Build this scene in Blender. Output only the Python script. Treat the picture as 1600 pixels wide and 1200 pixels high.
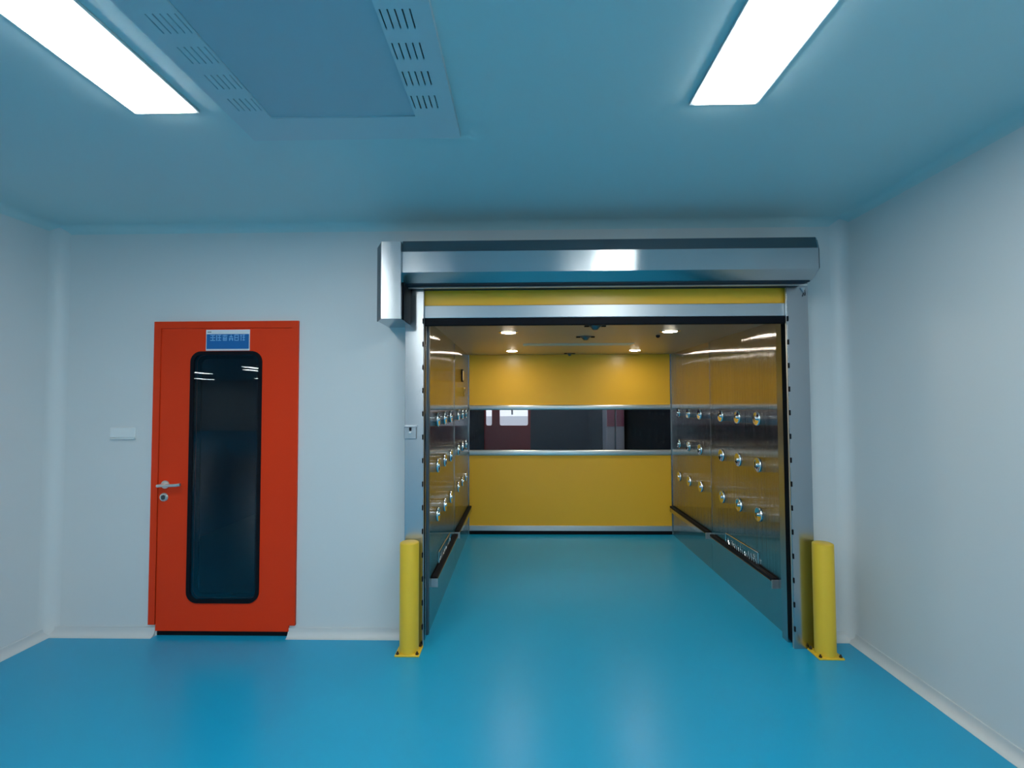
import bpy, bmesh, math, random
from mathutils import Vector, Matrix
PI = math.pi
S = bpy.context.scene
COL = S.collection
for o in list(bpy.data.objects):
    bpy.data.objects.remove(o, do_unlink=True)

# ------------------------------------------------------------------ camera
F_PX, YAW, PITCH, ROLL, CAM_H = 766.4, 0.0207, 0.0355, -0.0035, 1.5
cam_data = bpy.data.cameras.new('camera')
cam = bpy.data.objects.new('camera', cam_data)
COL.objects.link(cam)
cam_data.sensor_fit = 'HORIZONTAL'
cam_data.sensor_width = 36.0
cam_data.lens = F_PX / 1600.0 * 36.0
cam_data.clip_start = 0.05
fw = Vector((-math.sin(YAW) * math.cos(PITCH), math.cos(YAW) * math.cos(PITCH), math.sin(PITCH)))
rt = Vector((math.cos(YAW), math.sin(YAW), 0))
up = rt.cross(fw)
rt2 = math.cos(ROLL) * rt + math.sin(ROLL) * up
up2 = -math.sin(ROLL) * rt + math.cos(ROLL) * up
cam.matrix_world = Matrix(((rt2.x, up2.x, -fw.x, 0), (rt2.y, up2.y, -fw.y, 0),
                           (rt2.z, up2.z, -fw.z, CAM_H), (0, 0, 0, 1)))
S.camera = cam

# ------------------------------------------------------------------ world and exposure
wd = bpy.data.worlds.new('world')
S.world = wd
wd.use_nodes = True
wd.node_tree.nodes['Background'].inputs[0].default_value = (0.01, 0.012, 0.015, 1)
wd.node_tree.nodes['Background'].inputs[1].default_value = 0.2
S.view_settings.view_transform = 'Standard'
S.view_settings.look = 'None'
S.view_settings.gamma = 1.0
S.view_settings.exposure = 0.0
S.view_settings.use_curve_mapping = False
PANEL_POWER = 24.0            # emission of the room's ceiling panels
PANEL_COLOUR = (0.97, 1.0, 0.96)
DOWNLIGHT_POWER = 130.0
BEYOND_FILL_POWER = 16.0

# ------------------------------------------------------------------ dimensions (metres)
D = 3.17                       # face of the back wall
XL, XR, ZC = -3.075, 2.0575, 2.67
YB = -4.2                      # wall behind the camera
TL, TR, TF, TH = -0.613, 1.683, 5.60, 2.03   # air shower interior
YE = 8.2                       # far wall of the room beyond

# ------------------------------------------------------------------ materials
def new_mat(name):
    m = bpy.data.materials.new(name)
    m.use_nodes = True
    nt = m.node_tree
    return m, nt, nt.nodes['Principled BSDF']

def noise_bump(nt, b, scale, strength, dist=0.02, stretch=(1, 1, 1), detail=2.0):
    tc = nt.nodes.new('ShaderNodeTexCoord')
    mp = nt.nodes.new('ShaderNodeMapping')
    mp.inputs['Scale'].default_value = stretch
    nz = nt.nodes.new('ShaderNodeTexNoise')
    nz.inputs['Scale'].default_value = scale
    nz.inputs['Detail'].default_value = detail
    bp = nt.nodes.new('ShaderNodeBump')
    bp.inputs['Strength'].default_value = strength
    bp.inputs['Distance'].default_value = dist
    nt.links.new(tc.outputs['Object'], mp.inputs[0])
    nt.links.new(mp.outputs[0], nz.inputs['Vector'])
    nt.links.new(nz.outputs[0], bp.inputs['Height'])
    nt.links.new(bp.outputs[0], b.inputs['Normal'])
    return nz

def plain(name, col, rough=0.5, metal=0.0, spec=0.5, coat=0.0, vary=0.0, vscale=3.0, bump=None):
    m, nt, b = new_mat(name)
    b.inputs['Base Color'].default_value = (*col, 1)
    b.inputs['Roughness'].default_value = rough
    b.inputs['Metallic'].default_value = metal
    b.inputs['Specular IOR Level'].default_value = spec
    b.inputs['Coat Weight'].default_value = coat
    if vary:
        tc = nt.nodes.new('ShaderNodeTexCoord')
        nz = nt.nodes.new('ShaderNodeTexNoise')
        nz.inputs['Scale'].default_value = vscale
        nz.inputs['Detail'].default_value = 3
        mx = nt.nodes.new('ShaderNodeMix')
        mx.data_type = 'RGBA'
        mx.inputs['A'].default_value = (*[c * (1 - vary) for c in col], 1)
        mx.inputs['B'].default_value = (*[min(1, c * (1 + vary)) for c in col], 1)
        nt.links.new(tc.outputs['Object'], nz.inputs['Vector'])
        nt.links.new(nz.outputs[0], mx.inputs['Factor'])
        nt.links.new(mx.outputs['Result'], b.inputs['Base Color'])
    if bump:
        noise_bump(nt, b, *bump)
    return m

def brushed(name, col, rough, aniso, bump=None, rot=0.0):
    m, nt, b = new_mat(name)
    b.inputs['Base Color'].default_value = (*col, 1)
    b.inputs['Metallic'].default_value = 1.0
    b.inputs['Roughness'].default_value = rough
    b.inputs['Anisotropic'].default_value = aniso
    b.inputs['Anisotropic Rotation'].default_value = rot
    t = nt.nodes.new('ShaderNodeTangent')
    t.direction_type = 'UV_MAP'
    t.uv_map = 'UVMap'
    nt.links.new(t.outputs[0], b.inputs['Tangent'])
    if bump:
        noise_bump(nt, b, *bump)
    return m

def grooved(name, col, rough, amp):
    """steel with fine vertical polishing grooves: the normal wobbles along y only"""
    m, nt, b = new_mat(name)
    b.inputs['Base Color'].default_value = (*col, 1)
    b.inputs['Metallic'].default_value = 1.0
    b.inputs['Roughness'].default_value = rough
    geo = nt.nodes.new('ShaderNodeNewGeometry')
    sep = nt.nodes.new('ShaderNodeSeparateXYZ')
    nt.links.new(geo.outputs['Position'], sep.inputs[0])
    tot = None
    for sc in (2711.0, 3907.0, 5303.0):
        mul = nt.nodes.new('ShaderNodeMath'); mul.operation = 'MULTIPLY'
        mul.inputs[1].default_value = sc
        nt.links.new(sep.outputs['Y'], mul.inputs[0])
        fl = nt.nodes.new('ShaderNodeMath'); fl.operation = 'FLOOR'
        nt.links.new(mul.outputs[0], fl.inputs[0])
        wn = nt.nodes.new('ShaderNodeTexWhiteNoise'); wn.noise_dimensions = '1D'
        nt.links.new(fl.outputs[0], wn.inputs['W'])
        sb = nt.nodes.new('ShaderNodeMath'); sb.operation = 'SUBTRACT'
        sb.inputs[1].default_value = 0.5
        nt.links.new(wn.outputs['Value'], sb.inputs[0])
        if tot is None: tot = sb
        else:
            ad = nt.nodes.new('ShaderNodeMath'); ad.operation = 'ADD'
            nt.links.new(tot.outputs[0], ad.inputs[0]); nt.links.new(sb.outputs[0], ad.inputs[1])
            tot = ad
    sc = nt.nodes.new('ShaderNodeMath'); sc.operation = 'MULTIPLY'
    sc.inputs[1].default_value = amp / 1.5
    nt.links.new(tot.outputs[0], sc.inputs[0])
    cb = nt.nodes.new('ShaderNodeCombineXYZ')
    nt.links.new(sc.outputs[0], cb.inputs['Y'])
    add = nt.nodes.new('ShaderNodeVectorMath'); add.operation = 'ADD'
    nt.links.new(geo.outputs['Normal'], add.inputs[0]); nt.links.new(cb.outputs[0], add.inputs[1])
    nm = nt.nodes.new('ShaderNodeVectorMath'); nm.operation = 'NORMALIZE'
    nt.links.new(add.outputs[0], nm.inputs[0])
    nt.links.new(nm.outputs[0], b.inputs['Normal'])
    return m

def emitter(name, col, strength):
    m, nt, b = new_mat(name)
    b.inputs['Base Color'].default_value = (0.8, 0.8, 0.8, 1)
    b.inputs['Emission Color'].default_value = (*col, 1)
    b.inputs['Emission Strength'].default_value = strength
    return m

def pane(name, tint, rough=0.01, ior=1.5):
    m = bpy.data.materials.new(name)
    m.use_nodes = True
    nt = m.node_tree
    nt.nodes.clear()
    out = nt.nodes.new('ShaderNodeOutputMaterial')
    tr = nt.nodes.new('ShaderNodeBsdfTransparent')
    tr.inputs[0].default_value = (*tint, 1)
    gl = nt.nodes.new('ShaderNodeBsdfGlossy')
    gl.inputs['Roughness'].default_value = rough
    fr = nt.nodes.new('ShaderNodeFresnel')
    fr.inputs['IOR'].default_value = ior
    mx = nt.nodes.new('ShaderNodeMixShader')
    nt.links.new(fr.outputs[0], mx.inputs[0])
    nt.links.new(tr.outputs[0], mx.inputs[1])
    nt.links.new(gl.outputs[0], mx.inputs[2])
    nt.links.new(mx.outputs[0], out.inputs[0])
    return m

M = {}
M['floor'] = plain('blue_epoxy', (0.008, 0.355, 0.60), 0.30, spec=0.36, vary=0.05, vscale=1.2)
M['wall'] = plain('white_wall_panel', (0.70, 0.72, 0.73), 0.38, spec=0.45, bump=(1.3, 0.05, 0.03))
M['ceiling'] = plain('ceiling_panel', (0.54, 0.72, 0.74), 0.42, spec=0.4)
M['vent'] = plain('vent_enamel', (0.56, 0.66, 0.70), 0.45, spec=0.4)
M['vent_inner'] = plain('vent_filter_enamel', (0.42, 0.54, 0.60), 0.5, spec=0.4)
M['base'] = plain('white_cove', (0.64, 0.66, 0.67), 0.4)
M['orange'] = plain('orange_enamel', (0.84, 0.045, 0.006), 0.42, spec=0.25, vary=0.04, vscale=2)
M['rubber'] = plain('black_rubber', (0.006, 0.007, 0.011), 0.5, spec=0.10)
M['black'] = plain('black_void', (0.006, 0.007, 0.009), 0.8)
M['chrome'] = plain('chrome', (0.78, 0.80, 0.82), 0.08, 1.0)
M['satin'] = plain('satin_nickel', (0.90, 0.87, 0.82), 0.36, 1.0)
M['steel'] = brushed('brushed_steel', (0.50, 0.54, 0.57), 0.20, 1.0)
M['steel_post'] = brushed('brushed_steel_post', (0.43, 0.46, 0.49), 0.19, 1.0)
M['mirror'] = grooved('polished_steel', (0.50, 0.48, 0.465), 0.075, 0.85)
M['mirror_ceiling'] = brushed('satin_steel_ceiling', (0.50, 0.47, 0.43), 0.42, 0.0)
M['alu'] = brushed('brushed_aluminium', (0.62, 0.65, 0.68), 0.45, 0.6)
M['alu_bar'] = plain('satin_aluminium', (0.84, 0.85, 0.83), 0.34, 1.0)
M['hood_shade'] = plain('navy_hood_shade', (0.012, 0.028, 0.045), 0.7, spec=0.2)
M['dark_steel'] = plain('dark_steel', (0.16, 0.18, 0.20), 0.4, 1.0)
M['yellow_curtain'] = plain('yellow_vinyl', (0.92, 0.50, 0.035), 0.30, spec=0.4, vary=0.04, vscale=1.5,
                            bump=(2.2, 0.06, 0.03))
M['yellow_paint'] = plain('yellow_enamel', (0.86, 0.54, 0.035), 0.38, spec=0.45)
M['bolt'] = plain('dark_bolt', (0.07, 0.05, 0.035), 0.5, 0.6)
M['plate'] = plain('white_plastic', (0.80, 0.82, 0.83), 0.35)
M['sign_white'] = plain('sign_white', (0.78, 0.80, 0.84), 0.35)
M['sign_blue'] = plain('sign_blue', (0.010, 0.135, 0.40), 0.3)
M['sign_light'] = plain('sign_light_blue', (0.24, 0.52, 0.84), 0.35)
M['sign_dark'] = plain('sign_dark', (0.05, 0.06, 0.07), 0.5)
M['panel_light'] = emitter('light_diffuser', PANEL_COLOUR, PANEL_POWER)
M['down_light'] = emitter('downlight_lens', (1.0, 0.91, 0.76), DOWNLIGHT_POWER)
M['beyond_fill'] = emitter('beyond_fill_diffuser', (0.8, 0.9, 1.0), BEYOND_FILL_POWER)
M['lit_window'] = emitter('lit_window', (0.86, 0.92, 1.0), 0.85)
M['lit_window_bright'] = emitter('lit_window_bright', (0.95, 0.98, 1.0), 1.7)
M['glass_door'] = pane('tinted_glass', (0.66, 0.74, 0.82), 0.01, 1.5)
M['clear'] = pane('clear_vinyl', (0.72, 0.74, 0.78), 0.015, 1.45)
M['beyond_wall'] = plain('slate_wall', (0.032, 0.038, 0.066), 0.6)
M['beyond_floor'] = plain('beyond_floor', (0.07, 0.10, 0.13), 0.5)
M['maroon'] = plain('maroon_enamel', (0.42, 0.035, 0.045), 0.5)
M['locker_grey'] = plain('locker_grey', (0.78, 0.80, 0.88), 0.5)
M['locker_pink'] = plain('locker_rose', (0.62, 0.17, 0.25), 0.5)
M['reflection_line'] = plain('pale_blue_reflection', (0.40, 0.66, 0.70), 0.35)
M['gold'] = plain('gold_sticker', (0.80, 0.58, 0.16), 0.3, 0.6)

# ------------------------------------------------------------------ mesh helpers
def wloc(p):
    v = Vector((0, 0, 0))
    while p is not None:
        v += p.location
        p = p.parent
    return v

def box_uv(bm):
    uv = bm.loops.layers.uv.new('UVMap')
    for f in bm.faces:
        n = f.normal
        a = (abs(n.x), abs(n.y), abs(n.z))
        for l in f.loops:
            c = l.vert.co
            if a[2] > max(a[0], a[1]):
                l[uv].uv = (c.x, c.y)
            elif a[0] > a[1]:
                l[uv].uv = (c.z, c.y)
            else:
                l[uv].uv = (c.z, c.x)

def obj(name, bm, m, parent=None, smooth=None, origin=None):
    """link one bmesh (in world coordinates) as ONE object under parent"""
    base = wloc(parent)
    org = Vector(origin) if origin is not None else base
    bmesh.ops.recalc_face_normals(bm, faces=bm.faces)
    bm.normal_update()
    box_uv(bm)
    for v in bm.verts:
        v.co -= org
    me = bpy.data.meshes.new(name)
    bm.to_mesh(me)
    bm.free()
    me.materials.append(M[m])
    if smooth is not None:
        me.polygons.foreach_set('use_smooth', [True] * len(me.polygons))
        me.set_sharp_from_angle(angle=math.radians(smooth))
    o = bpy.data.objects.new(name, me)
    COL.objects.link(o)
    if parent is not None:
        o.parent = parent
    o.location = org - base
    return o

def tag(o, label=None, cat=None, group=None, kind=None):
    if label: o['label'] = label
    if cat: o['category'] = cat
    if group: o['group'] = group
    if kind: o['kind'] = kind
    return o

def thing(name, label, cat, loc, group=None):
    o = bpy.data.objects.new(name, None)
    COL.objects.link(o)
    o.location = loc
    o.empty_display_size = 0.1
    return tag(o, label, cat, group)

def struct(name, bm, m, parent=None, smooth=None):
    o = obj(name, bm, m, parent, smooth)
    if parent is None:
        o['kind'] = 'structure'
    return o

def copy_tree(o, parent=None):
    c = o.copy()
    COL.objects.link(c)
    if parent is not None:
        c.parent = parent
    for ch in list(o.children):
        copy_tree(ch, c)
    return c

def BM():
    return bmesh.new()

def box(bm, x0, x1, y0, y1, z0, z1, bev=0.0, seg=2):
    r = bmesh.ops.create_cube(bm, size=1.0)
    vs = r['verts']
    for v in vs:
        v.co = Vector(((x0 + x1) / 2 + v.co.x * (x1 - x0), (y0 + y1) / 2 + v.co.y * (y1 - y0),
                       (z0 + z1) / 2 + v.co.z * (z1 - z0)))
    if bev:
        es = list({e for v in vs for e in v.link_edges})
        bmesh.ops.bevel(bm, geom=es, offset=bev, segments=seg, affect='EDGES', profile=0.5)
    return bm

def B(*a, **k):
    return box(BM(), *a, **k)

def prism(bm, pts, axis, a0, a1):
    """closed 2-D outline swept along an axis; pts are the other two coordinates in x,y,z order"""
    def mk(p, a):
        if axis == 'x': return Vector((a, p[0], p[1]))
        if axis == 'y': return Vector((p[0], a, p[1]))
        return Vector((p[0], p[1], a))
    v0 = [bm.verts.new(mk(p, a0)) for p in pts]
    v1 = [bm.verts.new(mk(p, a1)) for p in pts]
    n = len(pts)
    bm.faces.new(v0)
    bm.faces.new(list(reversed(v1)))
    for i in range(n):
        bm.faces.new((v0[i], v0[(i + 1) % n], v1[(i + 1) % n], v1[i]))
    return bm

def lathe(bm, prof, mat4, n=28):
    """prof: list of (radius, height) from axis to axis; mat4 places local z axis"""
    rings = []
    for r, h in prof:
        if r < 1e-6:
            rings.append([bm.verts.new(mat4 @ Vector((0, 0, h)))])
        else:
            rings.append([bm.verts.new(mat4 @ Vector((r * math.cos(2 * PI * k / n), r * math.sin(2 * PI * k / n), h)))
                          for k in range(n)])
    for a, b in zip(rings[:-1], rings[1:]):
        for k in range(n):
            q = (k + 1) % n
            if len(a) == 1 and len(b) == 1: continue
            if len(a) == 1: bm.faces.new((a[0], b[k], b[q]))
            elif len(b) == 1: bm.faces.new((a[k], a[q], b[0]))
            else: bm.faces.new((a[k], a[q], b[q], b[k]))
    return bm

def tube(bm, pts, r, n=10):
    pts = [Vector(p) for p in pts]
    rings = []
    for i, p in enumerate(pts):
        d = (pts[min(i + 1, len(pts) - 1)] - pts[max(i - 1, 0)]).normalized()
        a = d.cross(Vector((0, 0, 1)))
        if a.length < 1e-3: a = d.cross(Vector((1, 0, 0)))
        a.normalize()
        b = d.cross(a)
        rings.append([bm.verts.new(p + r * (math.cos(2 * PI * k / n) * a + math.sin(2 * PI * k / n) * b)) for k in range(n)])
    for a, b in zip(rings[:-1], rings[1:]):
        for k in range(n):
            bm.faces.new((a[k], a[(k + 1) % n], b[(k + 1) % n], b[k]))
    bm.faces.new(rings[0])
    bm.faces.new(list(reversed(rings[-1])))
    return bm

def rrect(x0, x1, z0, z1, r, n=8):
    out = []
    for cx, cz, a0 in ((x1 - r, z1 - r, 0), (x0 + r, z1 - r, PI / 2), (x0 + r, z0 + r, PI), (x1 - r, z0 + r, 1.5 * PI)):
        for k in range(n + 1):
            a = a0 + PI / 2 * k / n
            out.append((cx + r * math.cos(a), cz + r * math.sin(a)))
    return out

def rect(x0, x1, z0, z1):
    return [(x0, z0), (x1, z0), (x1, z1), (x0, z1)]

def sheet(loops, a0, a1, plane='xz', bevel=0.0):
    """flat plate with holes: loops[0] is the outline, the rest are holes; a0..a1 along the third axis"""
    cu = bpy.data.curves.new('tmp', 'CURVE')
    cu.dimensions = '2D'
    cu.fill_mode = 'BOTH'
    cu.extrude = abs(a1 - a0) / 2
    for lp in loops:
        sp = cu.splines.new('POLY')
        sp.points.add(len(lp) - 1)
        for p, q in zip(sp.points, lp):
            p.co = (q[0], q[1], 0, 1)
        sp.use_cyclic_u = True
    o = bpy.data.objects.new('tmp', cu)
    COL.objects.link(o)
    dg = bpy.context.evaluated_depsgraph_get()
    me = bpy.data.meshes.new_from_object(o.evaluated_get(dg))
    bm = BM()
    bm.from_mesh(me)
    for k in list(bm.loops.layers.uv.keys()):
        bm.loops.layers.uv.remove(bm.loops.layers.uv[k])
    bmesh.ops.remove_doubles(bm, verts=bm.verts, dist=1e-5)
    bpy.data.objects.remove(o)
    bpy.data.curves.remove(cu)
    bpy.data.meshes.remove(me)
    mid = (a0 + a1) / 2
    for v in bm.verts:
        x, y, z = v.co
        v.co = (x, mid + z, y) if plane == 'xz' else (x, y, mid + z) if plane == 'xy' else (mid + z, x, y)
    return bm

def along(direction, loc):
    """matrix placing local z along direction"""
    q = Vector((0, 0, 1)).rotation_difference(Vector(direction))
    return Matrix.Translation(loc) @ q.to_matrix().to_4x4()

# ------------------------------------------------------------------ the room
W = 0.10
DOOR_HOLE = rect(-2.366, -1.500, 0.0, 1.99)
SHOWER_HOLE = rect(-0.640, 1.712, 0.0, 2.15)
back_outline = [(XL - W, 0), (-2.366, 0), (-2.366, 1.99), (-1.500, 1.99), (-1.500, 0), (-0.640, 0), (-0.640, 2.15),
                (1.712, 2.15), (1.712, 0), (XR + W, 0), (XR + W, ZC), (XL - W, ZC)]
struct('floor', B(XL - W, XR + W, YB - W, D + W, -0.12, 0), 'floor')
struct('floor_shower', B(TL - 0.06, TR + 0.06, D + W, TF + 0.12, -0.12, 0), 'floor')
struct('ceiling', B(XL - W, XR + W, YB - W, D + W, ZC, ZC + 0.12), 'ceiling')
struct('wall_back', sheet([back_outline], D, D + W), 'wall')
HY0, HY1 = -2.6, 1.95            # the room opens to a big hall on the left, behind the viewpoint
struct('wall_left', B(XL - W, XL, HY1, D, 0, ZC), 'wall')
struct('wall_left_rear', B(XL - W, XL, YB - W, HY0, 0, ZC), 'wall')
HX, HB = -17.2, -19.6
struct('floor_hall', B(HX, XL - W, HB, HY1, -0.12, 0), 'floor')
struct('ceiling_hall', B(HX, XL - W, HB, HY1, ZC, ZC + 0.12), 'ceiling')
struct('wall_hall_left', B(HX - W, HX, HB, HY1, 0, ZC), 'wall')
struct('wall_hall_front', B(HX, XL - W, HY1, HY1 + W, 0, ZC), 'wall')
struct('wall_hall_back', B(HX, XL - W, HB - W, HB, 0, ZC), 'wall')
struct('wall_hall_right', B(XL - W, XL, HB, YB - W, 0, ZC), 'wall')
struct('wall_right', B(XR, XR + W, YB - W, D, 0, ZC), 'wall')
struct('wall_front', B(XL, XR, YB - W, YB, 0, ZC), 'wall')

# rounded coves where the panels meet
def cove(px, py, sx, sy, r, n=8):
    """concave quarter fillet outline in a corner at (px,py) opening towards (sx,sy)"""
    pts = [(px, py)]
    cx, cy = px + sx * r, py + sy * r
    for k in range(n + 1):
        a = PI / 2 * k / n
        pts.append((cx - sx * r * math.sin(a), cy - sy * r * math.cos(a)))
    return pts
struct('trim_1', prism(BM(), cove(XL, D, 1, -1, 0.075), 'z', 0, ZC), 'wall', smooth=30)
struct('trim_2', prism(BM(), cove(XR, D, -1, -1, 0.075), 'z', 0, ZC), 'wall', smooth=30)
struct('trim_3', prism(BM(), cove(D, ZC, -1, -1, 0.05), 'x', XL, XR), 'ceiling', smooth=30)
struct('trim_4', prism(BM(), cove(XL, ZC, 1, -1, 0.05), 'y', HY1, D), 'ceiling', smooth=30)
struct('trim_5', prism(BM(), cove(XR, ZC, -1, -1, 0.05), 'y', YB, D), 'ceiling', smooth=30)

def base_pts(p, s, h=0.055, d=0.045, n=7):
    """coved skirting outline: wall at p, s the direction into the room"""
    pts = [(p, 0.0), (p, h), (p + s * 0.006, h), (p + s * 0.007, h - 0.006)]
    for k in range(n + 1):
        a = PI / 2 * k / n
        pts.append((p + s * (d - (d - 0.007) * math.cos(a)), 0.002 + (h - 0.012) * (1 - math.sin(a))))
    pts.append((p + s * d, 0.0))
    return pts
for nm, x0, x1 in (('baseboard_back', XL, -2.371), ('baseboard_back_middle', -1.505, -0.733), ('baseboard_back_right', 1.775, XR)):
    struct(nm, prism(BM(), base_pts(D, -1), 'x', x0, x1), 'base', smooth=40)
struct('baseboard_left', prism(BM(), base_pts(XL, 1), 'y', HY1, D), 'base', smooth=40)
struct('baseboard_right', prism(BM(), base_pts(XR, -1), 'y', YB, D), 'base', smooth=40)

# ------------------------------------------------------------------ the dim room beyond
X0, X1 = -3.6, 3.4
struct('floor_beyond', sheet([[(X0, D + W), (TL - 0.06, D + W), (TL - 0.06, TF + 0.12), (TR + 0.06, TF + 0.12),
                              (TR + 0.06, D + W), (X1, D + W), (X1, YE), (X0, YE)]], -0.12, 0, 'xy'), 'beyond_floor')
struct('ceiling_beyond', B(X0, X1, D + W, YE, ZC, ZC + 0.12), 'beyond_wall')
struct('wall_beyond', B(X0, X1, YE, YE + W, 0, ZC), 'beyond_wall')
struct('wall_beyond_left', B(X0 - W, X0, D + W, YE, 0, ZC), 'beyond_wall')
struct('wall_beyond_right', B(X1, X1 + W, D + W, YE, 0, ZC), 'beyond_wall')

# ------------------------------------------------------------------ orange door
DY = D - 0.012
door = bpy.data.objects.new('door_1', None)
COL.objects.link(door)
door.location = (-1.935, D, 0)
tag(door, 'orange metal door with a tall dark window in the back wall', 'door', kind='structure')
frame_pts = [(-2.410, 0.075), (-2.3672, 0.075), (-2.3672, 1.9868), (-1.4995, 1.9868), (-1.4995, 0.075), (-1.457, 0.075),
             (-1.457, 2.031), (-2.410, 2.031)]
obj('door_frame', sheet([frame_pts], DY - 0.006, D), 'orange', door)
GX0, GX1, GZ0, GZ1 = -2.166, -1.694, 0.213, 1.834
leaf = obj('leaf', sheet([rect(-2.3655, -1.5010, 0.034, 1.985), rrect(GX0 + 0.02, GX1 - 0.02, GZ0 + 0.02, GZ1 - 0.02, 0.055)],
                         DY + 0.001, DY + 0.046), 'orange', door)
obj('threshold', B(-2.364, -1.504, D + 0.004, D + 0.08, 0.0, 0.026), 'rubber', door)
win = obj('window_gasket', sheet([rrect(GX0, GX1, GZ0, GZ1, 0.07), rrect(GX0 + 0.022, GX1 - 0.022, GZ0 + 0.022, GZ1 - 0.022, 0.05)],
                                 DY - 0.007, DY + 0.03), 'rubber', door)
obj('glass', sheet([rrect(GX0 + 0.021, GX1 - 0.021, GZ0 + 0.021, GZ1 - 0.021, 0.051)], DY - 0.002, DY + 0.003), 'glass_door', win)
obj('inner_gasket', sheet([rrect(GX0 + 0.024, GX1 - 0.024, GZ0 + 0.024, GZ1 - 0.024, 0.05),
                           rrect(GX0 + 0.050, GX1 - 0.050, GZ0 + 0.046, GZ1 - 0.046, 0.04)], DY + 0.030, DY + 0.044), 'rubber', win)
# lever handle
hx, hz = -2.318, 0.969
hb = BM()
lathe(hb, [(0, 0), (0.026, 0), (0.027, 0.004), (0.024, 0.009), (0.011, 0.010), (0.0105, 0.045), (0, 0.046)], along((0, -1, 0), (hx, DY, hz)))
hd = obj('handle', hb, 'satin', door, smooth=35)
lb = BM()
tube(lb, [(hx - 0.022, DY - 0.044, hz - 0.003), (hx, DY - 0.046, hz), (hx + 0.05, DY - 0.048, hz + 0.001), (hx + 0.10, DY - 0.046, hz + 0.002),
          (hx + 0.128, DY - 0.043, hz + 0.006)], 0.0100, 12)
obj('lever', lb, 'satin', hd, smooth=40)
kb = BM()
lathe(kb, [(0, 0), (0.027, 0), (0.028, 0.004), (0.024, 0.010), (0.016, 0.011), (0.015, 0.008), (0, 0.008)], along((0, -1, 0), (hx - 0.006, DY, 0.888)))
kk = obj('lock_escutcheon', kb, 'satin', door, smooth=35)
obj('lock_cylinder', sheet([rrect(hx - 0.016, hx + 0.004, 0.873, 0.903, 0.009, 5)], DY - 0.015, DY - 0.006), 'sign_dark', kk)
# blue sign: six blurred pale characters on a blue field, white border
sg = obj('sign', B(-2.065, -1.777, DY - 0.006, DY, 1.838, 1.975), 'sign_white', door)
obj('sign_field', B(-2.060, -1.781, DY - 0.0075, DY - 0.0055, 1.849, 1.946), 'sign_blue', sg)
rnd = random.Random(5)
gb = BM()
cxs = [-2.019, -1.980, -1.939, -1.898, -1.862, -1.823]
glyphs = [  # strokes in a unit box: (x0,x1,z0,z1)
    [(0, 1, .86, 1), (.42, .58, 0, 1), (0, .35, .45, .6), (.65, 1, .45, .6), (0, 1, 0, .14)],
    [(0, .16, 0, 1), (.3, 1, .86, 1), (.3, 1, .45, .58), (.58, .72, 0, 1), (.3, 1, 0, .13)],
    [(0, 1, .8, .94), (.1, .25, 0, .7), (.75, .9, 0, .7), (.1, .9, .3, .43), (.42, .57, .0, 1), (.1, .9, 0, .13)],
    [(.42, .58, .5, 1), (.15, .85, .62, .75), (.1, .3, 0, .5), (.7, .9, 0, .5), (.3, .7, .25, .38)],
    [(.05, .95, .86, 1), (.05, .2, 0, 1), (.8, .95, 0, 1), (.05, .95, .45, .58), (.05, .95, 0, .13)],
    [(0, .4, .8, .93), (.13, .28, 0, 1), (.5, 1, .86, 1), (.5, 1, .5, .63), (.68, .82, 0, 1), (.5, 1, .05, .18)]]
for cx, g in zip(cxs, glyphs):
    for a, b_, c, d_ in g:
        w, h = 0.032, 0.040
        box(gb, cx - w / 2 + a * w, cx - w / 2 + b_ * w, DY - 0.0085, DY - 0.0072, 1.902 + c * h, 1.902 + d_ * h)
obj('lettering', gb, 'sign_light', sg)
obj('mark', B(-2.055, -2.030, DY - 0.0072, DY - 0.0055, 1.957, 1.962), 'sign_dark', sg)

# small white plate on the wall
wp = thing('wall_plate', 'small blank white plate on the back wall left of the orange door', 'wall plate', (-2.612, D, 1.262))
obj('cover', B(-2.695, -2.527, D - 0.012, D, 1.272, 1.338, bev=0.004), 'plate', wp)
obj('lower_edge', B(-2.693, -2.529, D - 0.016, D, 1.262, 1.271, bev=0.002), 'plate', wp)

# ------------------------------------------------------------------ ceiling lights
def make_light(label, xc, y0, y1, w=0.238, group=None):
    t = thing('ceiling_light', label, 'ceiling light', (xc, (y0 + y1) / 2, ZC), group)
    x0, x1 = xc - w / 2, xc + w / 2
    obj('housing', sheet([rect(x0 - 0.012, x1 + 0.012, y0 - 0.012, y1 + 0.012), rect(x0, x1, y0, y1)], ZC - 0.012, ZC, 'xy'), 'plate', t)
    obj('diffuser', B(x0 + 0.001, x1 - 0.001, y0 + 0.001, y1 - 0.001, ZC - 0.020, ZC - 0.001, bev=0.004, seg=2), 'panel_light', t)
    return t
la = make_light('long bright ceiling light panel on the left, beside the slotted ceiling vent', -1.417, 0.685, 1.886)
lc = make_light('long bright ceiling light panel on the right, above the roll-up door side of the room', 0.791, 0.685, 1.886)
for yc in (-0.9, -2.9):
    for xc in (-1.417, 0.791):
        c = copy_tree(la)
        c.location = (xc, yc, ZC)
        tag(c, 'white ceiling light panel behind the viewpoint, mirrored as a streak or added unseen to brighten the hall', group='ceiling lights behind the viewpoint')

for xc, yc in ((-9.0, -10.0), (-9.75, -11.4), (-12.6, -12.6), (-12.8, -17.6), (-15.7, -17.6),
               (-5.2, -8.0), (-8.0, -17.0), (-15.0, -6.0), (-10.0, -2.0), (-15.3, -11.5), (-5.0, -15.0)):  # this row: unseen panels added to brighten the hall, clear of the glass reflection
    c = copy_tree(la)
    c.location = (xc, yc, ZC)
    tag(c, 'white ceiling light panel behind the viewpoint, mirrored as a streak or added unseen to brighten the hall', group='ceiling lights behind the viewpoint')

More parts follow.
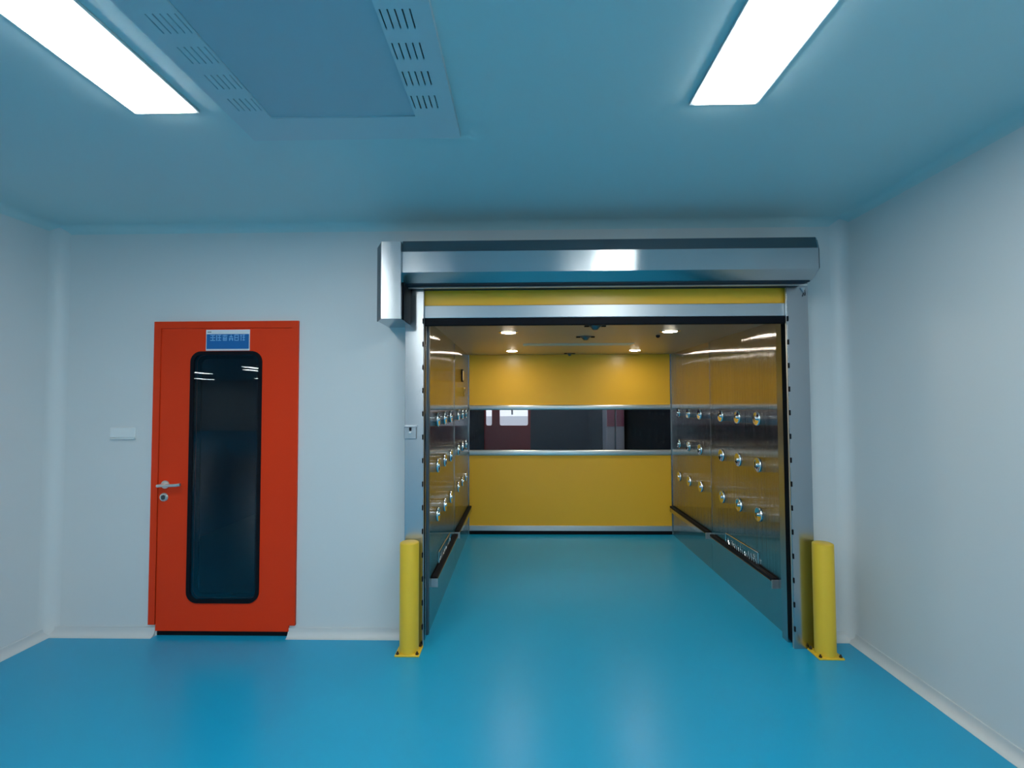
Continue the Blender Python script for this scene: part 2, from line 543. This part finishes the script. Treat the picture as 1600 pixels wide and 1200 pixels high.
# ------------------------------------------------------------------ ceiling vent
VX0, VX1, VY0, VY1 = -1.169, -0.263, 0.56, 2.089
vent = thing('ceiling_vent', 'large rectangular ceiling vent with slotted side borders', 'ceiling vent', (-0.716, 1.32, ZC))
loops = [rect(VX0, VX1, VY0, VY1), rect(-1.009, -0.425, 0.72, 1.926)]
for side in (0, 1):
    for g in range(8):
        yy = 1.791 - 0.1355 * g
        for k in range(5):
            sx = (-0.413 + 0.0222 * k) if side == 0 else (-1.109 + 0.0222 * k)
            loops.append(rect(sx - 0.0028, sx + 0.0028, yy, yy + 0.080))
obj('slotted_border', sheet(loops, ZC - 0.024, ZC - 0.011, 'xy'), 'vent', vent)
obj('outer_rim', sheet([rect(VX0, VX1, VY0, VY1), rect(VX0 + 0.006, VX1 - 0.006, VY0 + 0.006, VY1 - 0.006)], ZC - 0.011, ZC, 'xy'), 'vent', vent)
obj('slot_backing', sheet([rect(VX0 + 0.02, VX1 - 0.02, VY0 + 0.02, VY1 - 0.02), rect(-1.009, -0.425, 0.72, 1.926)], ZC - 0.005, ZC - 0.001, 'xy'), 'black', vent)
obj('filter_panel', B(-1.008, -0.426, 0.721, 1.925, ZC - 0.018, ZC - 0.002), 'vent_inner', vent)

# ------------------------------------------------------------------ front roll-up door
rd = thing('roll_up_door', 'open high-speed roll-up door with steel hood and raised yellow curtain in front wall opening', 'roll-up door', (0.51, 3.1, 0))
hood_pts = [(D, 2.452), (2.872, 2.452), (2.852, 2.385), (2.852, 2.262), (2.922, 2.214), (2.992, 2.2125), (D, 2.2125)]
hood = obj('hood', prism(BM(), hood_pts, 'x', -0.712, 1.722), 'steel', rd)
obj('hood_top_edge', prism(BM(), [(2.870, 2.4535), (2.849, 2.386), (2.853, 2.3845), (2.874, 2.4525)], 'x', -0.705, 1.716), 'dark_steel', hood)
obj('end_cap', prism(BM(), [(D, 2.440), (2.880, 2.440), (2.862, 2.38), (2.862, 2.27), (2.93, 2.226), (D, 2.226)], 'x', 1.722, 1.733), 'dark_steel', hood)
obj('hood_shade', B(-0.700, 1.712, 2.924, D, 2.206, 2.212), 'hood_shade', rd)  # thin dark sheet painted as the shade under the steel hood
obj('lip_strip', B(-0.700, 1.733, 2.990, 3.002, 2.198, 2.206), 'alu_bar', rd)
mc = BM()
prism(mc, [(-0.822, 2.83), (-0.707, 2.83), (-0.707, D), (-0.868, D), (-0.868, 2.925)], 'z', 1.985, 2.440)
mco = obj('motor_cover', mc, 'steel', rd)
obj('cover_side', B(-0.706, -0.7, 2.88, D, 1.987, 2.21), 'rubber', mco)
obj('cover_flange', prism(BM(), [(-0.8235, 2.832), (-0.8265, 2.831), (-0.874, 2.925), (-0.869, 2.927)], 'z', 1.983, 2.432), 'dark_steel', mco)
def guide_post(sgn, x_in, x_out):
    xa, xb = sorted((x_in, x_out))
    g = obj('guide_post', B(xa, xb, 3.050, 3.060, 0.0, 2.234, bev=0.002, seg=1), 'steel_post', rd)
    # side return to the wall, black curtain slot and rear rail
    xo = (x_out, x_out - sgn * 0.004) if sgn > 0 else (x_out + 0.004, x_out)
    obj('side_return', B(min(xo), max(xo), 3.060, D, 0, 2.23), 'steel_post', g)
    i = x_in + sgn * 0.030
    obj('slot', B(min(i, x_out - sgn * 0.006), max(i, x_out - sgn * 0.006), 3.062, 3.130, 0, 2.2), 'black', g)
    obj('front_edge', B(min(x_in - sgn * 0.001, x_in + sgn * .004), max(x_in - sgn * .001, x_in + sgn * .004), 3.058, 3.070, 0, 2.2), 'alu', g)
    r0, r1 = sorted((x_in + sgn * 0.004, x_out - sgn * 0.006))
    obj('rear_rail', B(r0, r1, 3.132, D + 0.028, 0, 2.2), 'steel_post', g)
    cm = B(-0.004, 0.004, -0.006, 0.006, -0.016, 0.016, bev=0.002, seg=1)
    first = obj('clip', cm, 'rubber', g, origin=(0, 0, 0))
    zs = [0.12 + 0.145 * k for k in range(14)]
    for k, z in enumerate(zs):
        c = first if k == 0 else first.copy()
        if k: COL.objects.link(c); c.parent = g
        c.location = Vector((x_in + sgn * 0.003, 3.048, z)) - wloc(g)
    return g
gl = guide_post(-1, -0.616, -0.733)
gr = guide_post(1, 1.638, 1.769)
obj('hook', tube(BM(), [(1.742, 3.046, 2.196), (1.744, 3.043, 2.175), (1.748, 3.040, 2.160), (1.742, 3.036, 2.146)], 0.004, 8), 'dark_steel', gr, smooth=40)
obj('hook_plate', prism(BM(), [(1.722, 2.196), (1.748, 2.196), (1.742, 2.166)], 'y', 3.040, 3.050), 'alu', gr)
obj('curtain', B(-0.632, 1.655, 3.092, 3.100, 2.100, 2.30), 'yellow_curtain', rd)
obj('bottom_bar', B(-0.622, 1.648, 3.075, 3.117, 2.028, 2.108, bev=0.004), 'alu', rd)
obj('rubber_seal', B(-0.622, 1.648, 3.078, 3.114, 1.981, 2.028, bev=0.006), 'rubber', rd)

# key switch on the left guide post
ks = thing('key_switch', 'small steel key switch on the left guide post of the roll-up door', 'switch', (-0.696, 3.050, 1.265))
obj('plate', B(-0.735, -0.658, 3.040, 3.0495, 1.268, 1.346, bev=0.003, seg=1), 'steel_post', ks)
obj('hood_strip', B(-0.736, -0.655, 3.030, 3.0495, 1.346, 1.353), 'alu', ks)
obj('key_hole', B(-0.702, -0.689, 3.036, 3.042, 1.320, 1.341), 'rubber', ks)
kb = BM()
lathe(kb, [(0, 0), (0.008, 0), (0.008, 0.007), (0, 0.008)], along((0, -1, 0), (-0.696, 3.040, 1.308)))
obj('key_barrel', kb, 'chrome', ks, smooth=40)

# ------------------------------------------------------------------ bollards
bo = thing('bollard', 'left yellow bollard on a square base plate beside the roll-up door', 'bollard', (-0.685, 2.985, 0), 'yellow bollards flanking the roll-up door')
bx, by = -0.685, 2.985
pb = BM()
prof = [(0, 0.006), (0.057, 0.006), (0.057, 0.645), (0.055, 0.651), (0.050, 0.654), (0, 0.654)]
lathe(pb, prof, Matrix.Translation((bx, by, 0)), 40)
obj('post', pb, 'yellow_paint', bo, smooth=40)
plate_o = obj('base_plate', B(bx - 0.073, bx + 0.073, by - 0.064, by + 0.060, 0, 0.010, bev=0.002, seg=1), 'yellow_paint', bo)
for sx in (-1, 1):
    for sy in (-1, 1):
        q = BM()
        lathe(q, [(0, 0), (0.0095, 0), (0.0095, 0.007), (0.005, 0.008), (0.005, 0.016), (0, 0.017)], Matrix.Translation((bx + sx * 0.058, by + sy * 0.048, 0.010)), 6)
        obj('bolt', q, 'bolt', bo)
b2 = copy_tree(bo)
b2.location = (1.782, 2.985, 0)
tag(b2, 'right yellow bollard on a square base plate beside the roll-up door')

# ------------------------------------------------------------------ air shower
sh = thing('air_shower', 'stainless steel air shower tunnel with rows of round nozzles behind the roll-up door', 'air shower', (0.535, 3.2, 0))
Y0, YJ = D + 0.035, 4.45
def nozzle_mesh():
    q = BM()
    pr = [(0, 0.0), (0.050, 0.0), (0.052, 0.002), (0.051, 0.007), (0.049, 0.010), (0.046, 0.010)]
    for k in range(1, 7):
        r = 0.046 - 0.032 * k / 6
        pr.append((r, 0.001 + 0.009 * (r / 0.046) ** 2))
    pr += [(0.013, 0.010), (0.011, 0.015), (0.006, 0.018), (0, 0.019)]
    lathe(q, pr, Matrix.Identity(4), 24)
    return q
nz_me = None
for sgn, xw, nm in ((-1, TL, 'left'), (1, TR, 'right')):
    sp = BM()
    xa, xb = sorted((xw, xw + sgn * 0.05))
    box(sp, xa, xb, Y0, YJ - 0.002, 0.0, TH)
    box(sp, xa, xb, YJ + 0.002, TF - 0.02, 0.0, TH)
    p = obj('side_panel', sp, 'mirror', sh)
    # module joint cover
    jx = sorted((xw - sgn * 0.0015, xw + sgn * 0.02))
    obj('joint_or_reflection_strip', B(jx[0], jx[1], YJ - 0.012, YJ + 0.012, 0.34, TH), 'mirror', p)
    obj('front_edge', B(min(xw - sgn * .003, xw + sgn * 0.05), max(xw - sgn * .003, xw + sgn * 0.05), Y0 - 0.006, Y0 + 0.03, 0.0, TH), 'dark_steel', p)
    for y in (3.56, 3.88, 4.20, 4.70, 5.02, 5.33):
        for z in (1.372, 1.04, 0.690):
            if nz_me is None:
                o = obj('nozzle', nozzle_mesh(), 'chrome', p, smooth=35, origin=(0, 0, 0))
                nz_me = o.data
            else:
                o = bpy.data.objects.new('nozzle', nz_me)
                COL.objects.link(o)
                o.parent = p
            o.location = Vector((xw, y, z)) - wloc(p)
            o.rotation_mode = 'QUATERNION'
            o.rotation_quaternion = Vector((0, 0, 1)).rotation_difference(Vector((-sgn, 0, 0)))
    for ya, yb in ((3.31, 4.40), (4.475, TF - 0.03)):
        r0, r1 = sorted((xw, xw - sgn * 0.038))
        r = obj('bumper_rail', B(r0, r1, ya + 0.006, yb, 0.262, 0.306, bev=0.003, seg=1), 'mirror', sh)
        obj('rubber_top', B(r0, r1, ya + 0.006, yb, 0.306, 0.326, bev=0.004, seg=1), 'rubber', r)
        e0, e1 = sorted((xw, xw - sgn * 0.044))
        obj('end_bracket', B(e0, e1, ya - 0.002, ya + 0.006, 0.262, 0.318, bev=0.001, seg=1), 'alu', r)
    # low return-air grille: thin wire frame with a crumpled mesh inside
    gx = xw - sgn * 0.006
    gr_ = BM()
    for a, b_ in (((3.575, 0.328), (3.575, 0.415)), ((3.575, 0.415), (4.135, 0.405)), ((4.135, 0.405), (4.135, 0.328))):
        tube(gr_, [(gx, a[0], a[1]), (gx, b_[0], b_[1])], 0.003, 6)
    grille = obj('return_grille', gr_, 'chrome', p)
    wi = BM()
    rr = random.Random(3)
    for k in range(15):
        ya = 3.60 + k * 0.036
        tube(wi, [(gx, ya, 0.330), (gx, ya + 0.02 + rr.uniform(-.01, .01), 0.360), (gx, ya + rr.uniform(-.01, .02), 0.372 + rr.uniform(0, .02))], 0.0018, 5)
    obj('grille_wires', wi, 'chrome', grille)
cp = BM()
box(cp, TL - 0.05, TR + 0.05, Y0, TF - 0.02, TH, TH + 0.08)
cpo = obj('ceiling_panel', cp, 'mirror_ceiling', sh)
obj('joint_or_reflection_strip', B(0.01, 1.03, 4.50, 4.66, TH - 0.003, TH + 0.002), 'reflection_line', cpo)  # pale blue sheet painted as a reflection line on the steel ceiling
for i, (x, y, r) in enumerate(((0.515, 3.446, 0.045), (0.522, 4.03, 0.045), (0.526, 5.42, 0.03))):
    q = BM()
    lathe(q, [(0, 0), (r, 0), (r, 0.006), (r * 0.7, 0.011), (r * 0.45, 0.026), (r * 0.3, 0.030), (0, 0.03)], along((0, 0, -1), (x, y, TH)))
    n_ = obj('ceiling_nozzle', q, 'dark_steel', cpo, smooth=35)
    for s in (-1, 1):
        obj('nozzle_wing', B(min(x + s * r, x + s * (r + 0.03)), max(x + s * r, x + s * (r + 0.03)), y - 0.012, y + 0.012, TH - 0.008, TH), 'rubber', n_)
q = BM()
lathe(q, [(0, 0), (0.016, 0), (0.016, 0.012), (0.008, 0.02), (0, 0.02)], along((0, 0, -1), (1.10, 3.976, TH)))
obj('sensor', q, 'rubber', cpo, smooth=35)
# display and triangular sticker deep on the left wall
dp = obj('display', sheet([rrect(4.92, 5.04, 1.70, 1.83, 0.04)], TL, TL + 0.010, 'yz'), 'rubber', sh)
obj('display_face', sheet([rrect(4.945, 5.03, 1.715, 1.815, 0.035)], TL + 0.010, TL + 0.014, 'yz'), 'satin', dp)
st = obj('triangle_label', sheet([[(5.10, 1.65), (5.22, 1.65), (5.16, 1.555)]], TL, TL + 0.006, 'yz'), 'gold', sh)
obj('label_mark', sheet([[(5.135, 1.632), (5.185, 1.632), (5.16, 1.592)]], TL + 0.006, TL + 0.008, 'yz'), 'rubber', st)
# outer casing so the tunnel is closed from the room beyond
obj('casing', sheet([[(TL - 0.16, 0.0), (TL - 0.055, 0.0), (TL - 0.055, TH + 0.085), (TR + 0.055, TH + 0.085), (TR + 0.055, 0.0), (TR + 0.16, 0.0),
                      (TR + 0.16, 2.40), (TL - 0.16, 2.40)]], D + W + 0.002, TF + 0.1), 'dark_steel', sh)

# downlights in the air shower ceiling
def downlight(label, x, y):
    t = thing('downlight', label, 'downlight', (x, y, TH), 'round downlights in the air shower ceiling')
    q = BM()
    lathe(q, [(0.055, 0.001), (0.075, 0.001), (0.076, 0.003), (0.066, 0.006), (0.057, 0.006), (0.055, 0.001)], along((0, 0, -1), (x, y, TH)), 32)
    obj('trim_ring', q, 'chrome', t, smooth=40)
    q = BM()
    lathe(q, [(0, 0.001), (0.054, 0.001), (0.054, 0.006), (0.035, 0.009), (0, 0.010)], along((0, 0, -1), (x, y, TH)), 32)
    obj('lens', q, 'down_light', t, smooth=40)
downlight('lit round downlight, front left in the air shower ceiling', -0.103, 3.735)
downlight('lit round downlight, front right in the air shower ceiling', 1.122, 3.727)
downlight('lit round downlight, rear left in the air shower ceiling', -0.105, 5.113)
downlight('lit round downlight, rear right in the air shower ceiling', 1.175, 5.118)

# ------------------------------------------------------------------ closed roll-up door at the far end
fd = thing('roll_up_door', 'closed yellow roll-up door with a clear window strip at the far end of the air shower', 'roll-up door', (0.53, 5.6, 0))
FX0, FX1 = TL - 0.02, TR + 0.005
obj('curtain', B(FX0, FX1, TF, TF + 0.006, 1.458, 2.06), 'yellow_curtain', fd)
obj('curtain', B(FX0, FX1, TF, TF + 0.006, 0.095, 0.888), 'yellow_curtain', fd)
for z0, z1 in ((1.402, 1.460), (0.885, 0.950)):
    obj('cross_bar', B(FX0, FX1, TF - 0.018, TF + 0.022, z0, z1, bev=0.016, seg=4), 'alu_bar', fd, smooth=50)
obj('window_strip', B(FX0, FX1, TF + 0.001, TF + 0.004, 0.948, 1.404), 'clear', fd)
obj('bottom_bar', B(FX0, FX1, TF - 0.014, TF + 0.016, 0.040, 0.098, bev=0.004), 'alu', fd)
obj('rubber_seal', B(FX0, FX1, TF - 0.010, TF + 0.012, 0.0, 0.041, bev=0.004), 'rubber', fd)
obj('guide_rail', B(TL - 0.03, TL + 0.010, TF - 0.018, TF - 0.004, 0.0, TH), 'steel_post', fd)
obj('guide_rail', B(TR - 0.010, TR + 0.03, TF - 0.018, TF - 0.004, 0.0, TH), 'steel_post', fd)
for x0, x1 in ((0.18, 0.215), (0.245, 0.305)):
    obj('tape', B(x0, x1, TF - 0.021, TF - 0.018, 0.938, 0.948), 'plate', fd)

# ------------------------------------------------------------------ things in the dim room beyond
YF = YE
dm = bpy.data.objects.new('door_2', None)
COL.objects.link(dm)
dm.location = (-0.25, YF, 0)
tag(dm, 'maroon door with two bright windows seen through the clear strip', 'door', kind='structure')
k = YF / 5.6
mx0, mx1 = -0.432 * k, 0.092 * k
w1 = (-0.424 * k + 0.02, -0.345 * k); w2 = (-0.256 * k, 0.064 * k)
obj('leaf', sheet([rect(mx0, mx1, 0.01, 2.1), rrect(w1[0], w1[1], 1.10, 1.75, 0.03), rrect(w2[0], w2[1], 1.10, 1.75, 0.03)], YF - 0.05, YF), 'maroon', dm)
for a, b_ in (w1, w2):
    obj('window', B(a, b_, YF - 0.02, YF - 0.01, 1.10, 1.254), 'lit_window', dm)
    obj('window', B(a, b_, YF - 0.02, YF - 0.01, 1.254, 1.75), 'lit_window_bright', dm)
obj('mullion', B(-0.125 * k, -0.105 * k, YF - 0.045, YF - 0.02, 1.28, 1.75), 'locker_grey', dm)
def locker(label, x0, x1):
    t = thing('locker', label, 'locker', ((x0 + x1) / 2, YF - 0.2, 0), 'pale lockers in the dim room')
    obj('body', B(x0, x1, YF - 0.40, YF - 0.02, 0.0, 1.9, bev=0.004, seg=1), 'locker_grey', t)
    obj('lower_door', B(x0 + 0.008, x1 - 0.008, YF - 0.415, YF - 0.40, 0.05, 1.085), 'locker_grey', t)
    obj('upper_door', B(x0 + 0.008, x1 - 0.008, YF - 0.415, YF - 0.40, 1.10, 1.86), 'locker_pink', t)
kk = (YF - 0.41) / 5.6
locker('left one of two pale lockers with rose upper doors beyond the clear strip', 0.955 * kk, 1.050 * kk)
locker('right one of two pale lockers with rose upper doors beyond the clear strip', 1.062 * kk, 1.158 * kk)
tb = thing('ceiling_light', 'unseen ceiling light panel added to brighten the room beyond the air shower', 'ceiling light', (0.6, 7.2, ZC))  # added lamp, out of view, brightens what shows through the clear strip
obj('housing', sheet([rect(-0.02, 1.22, 7.03, 7.37), rect(0, 1.2, 7.05, 7.35)], ZC - 0.012, ZC, 'xy'), 'plate', tb)
obj('diffuser', B(0.002, 1.198, 7.052, 7.348, ZC - 0.01, ZC - 0.001), 'beyond_fill', tb)
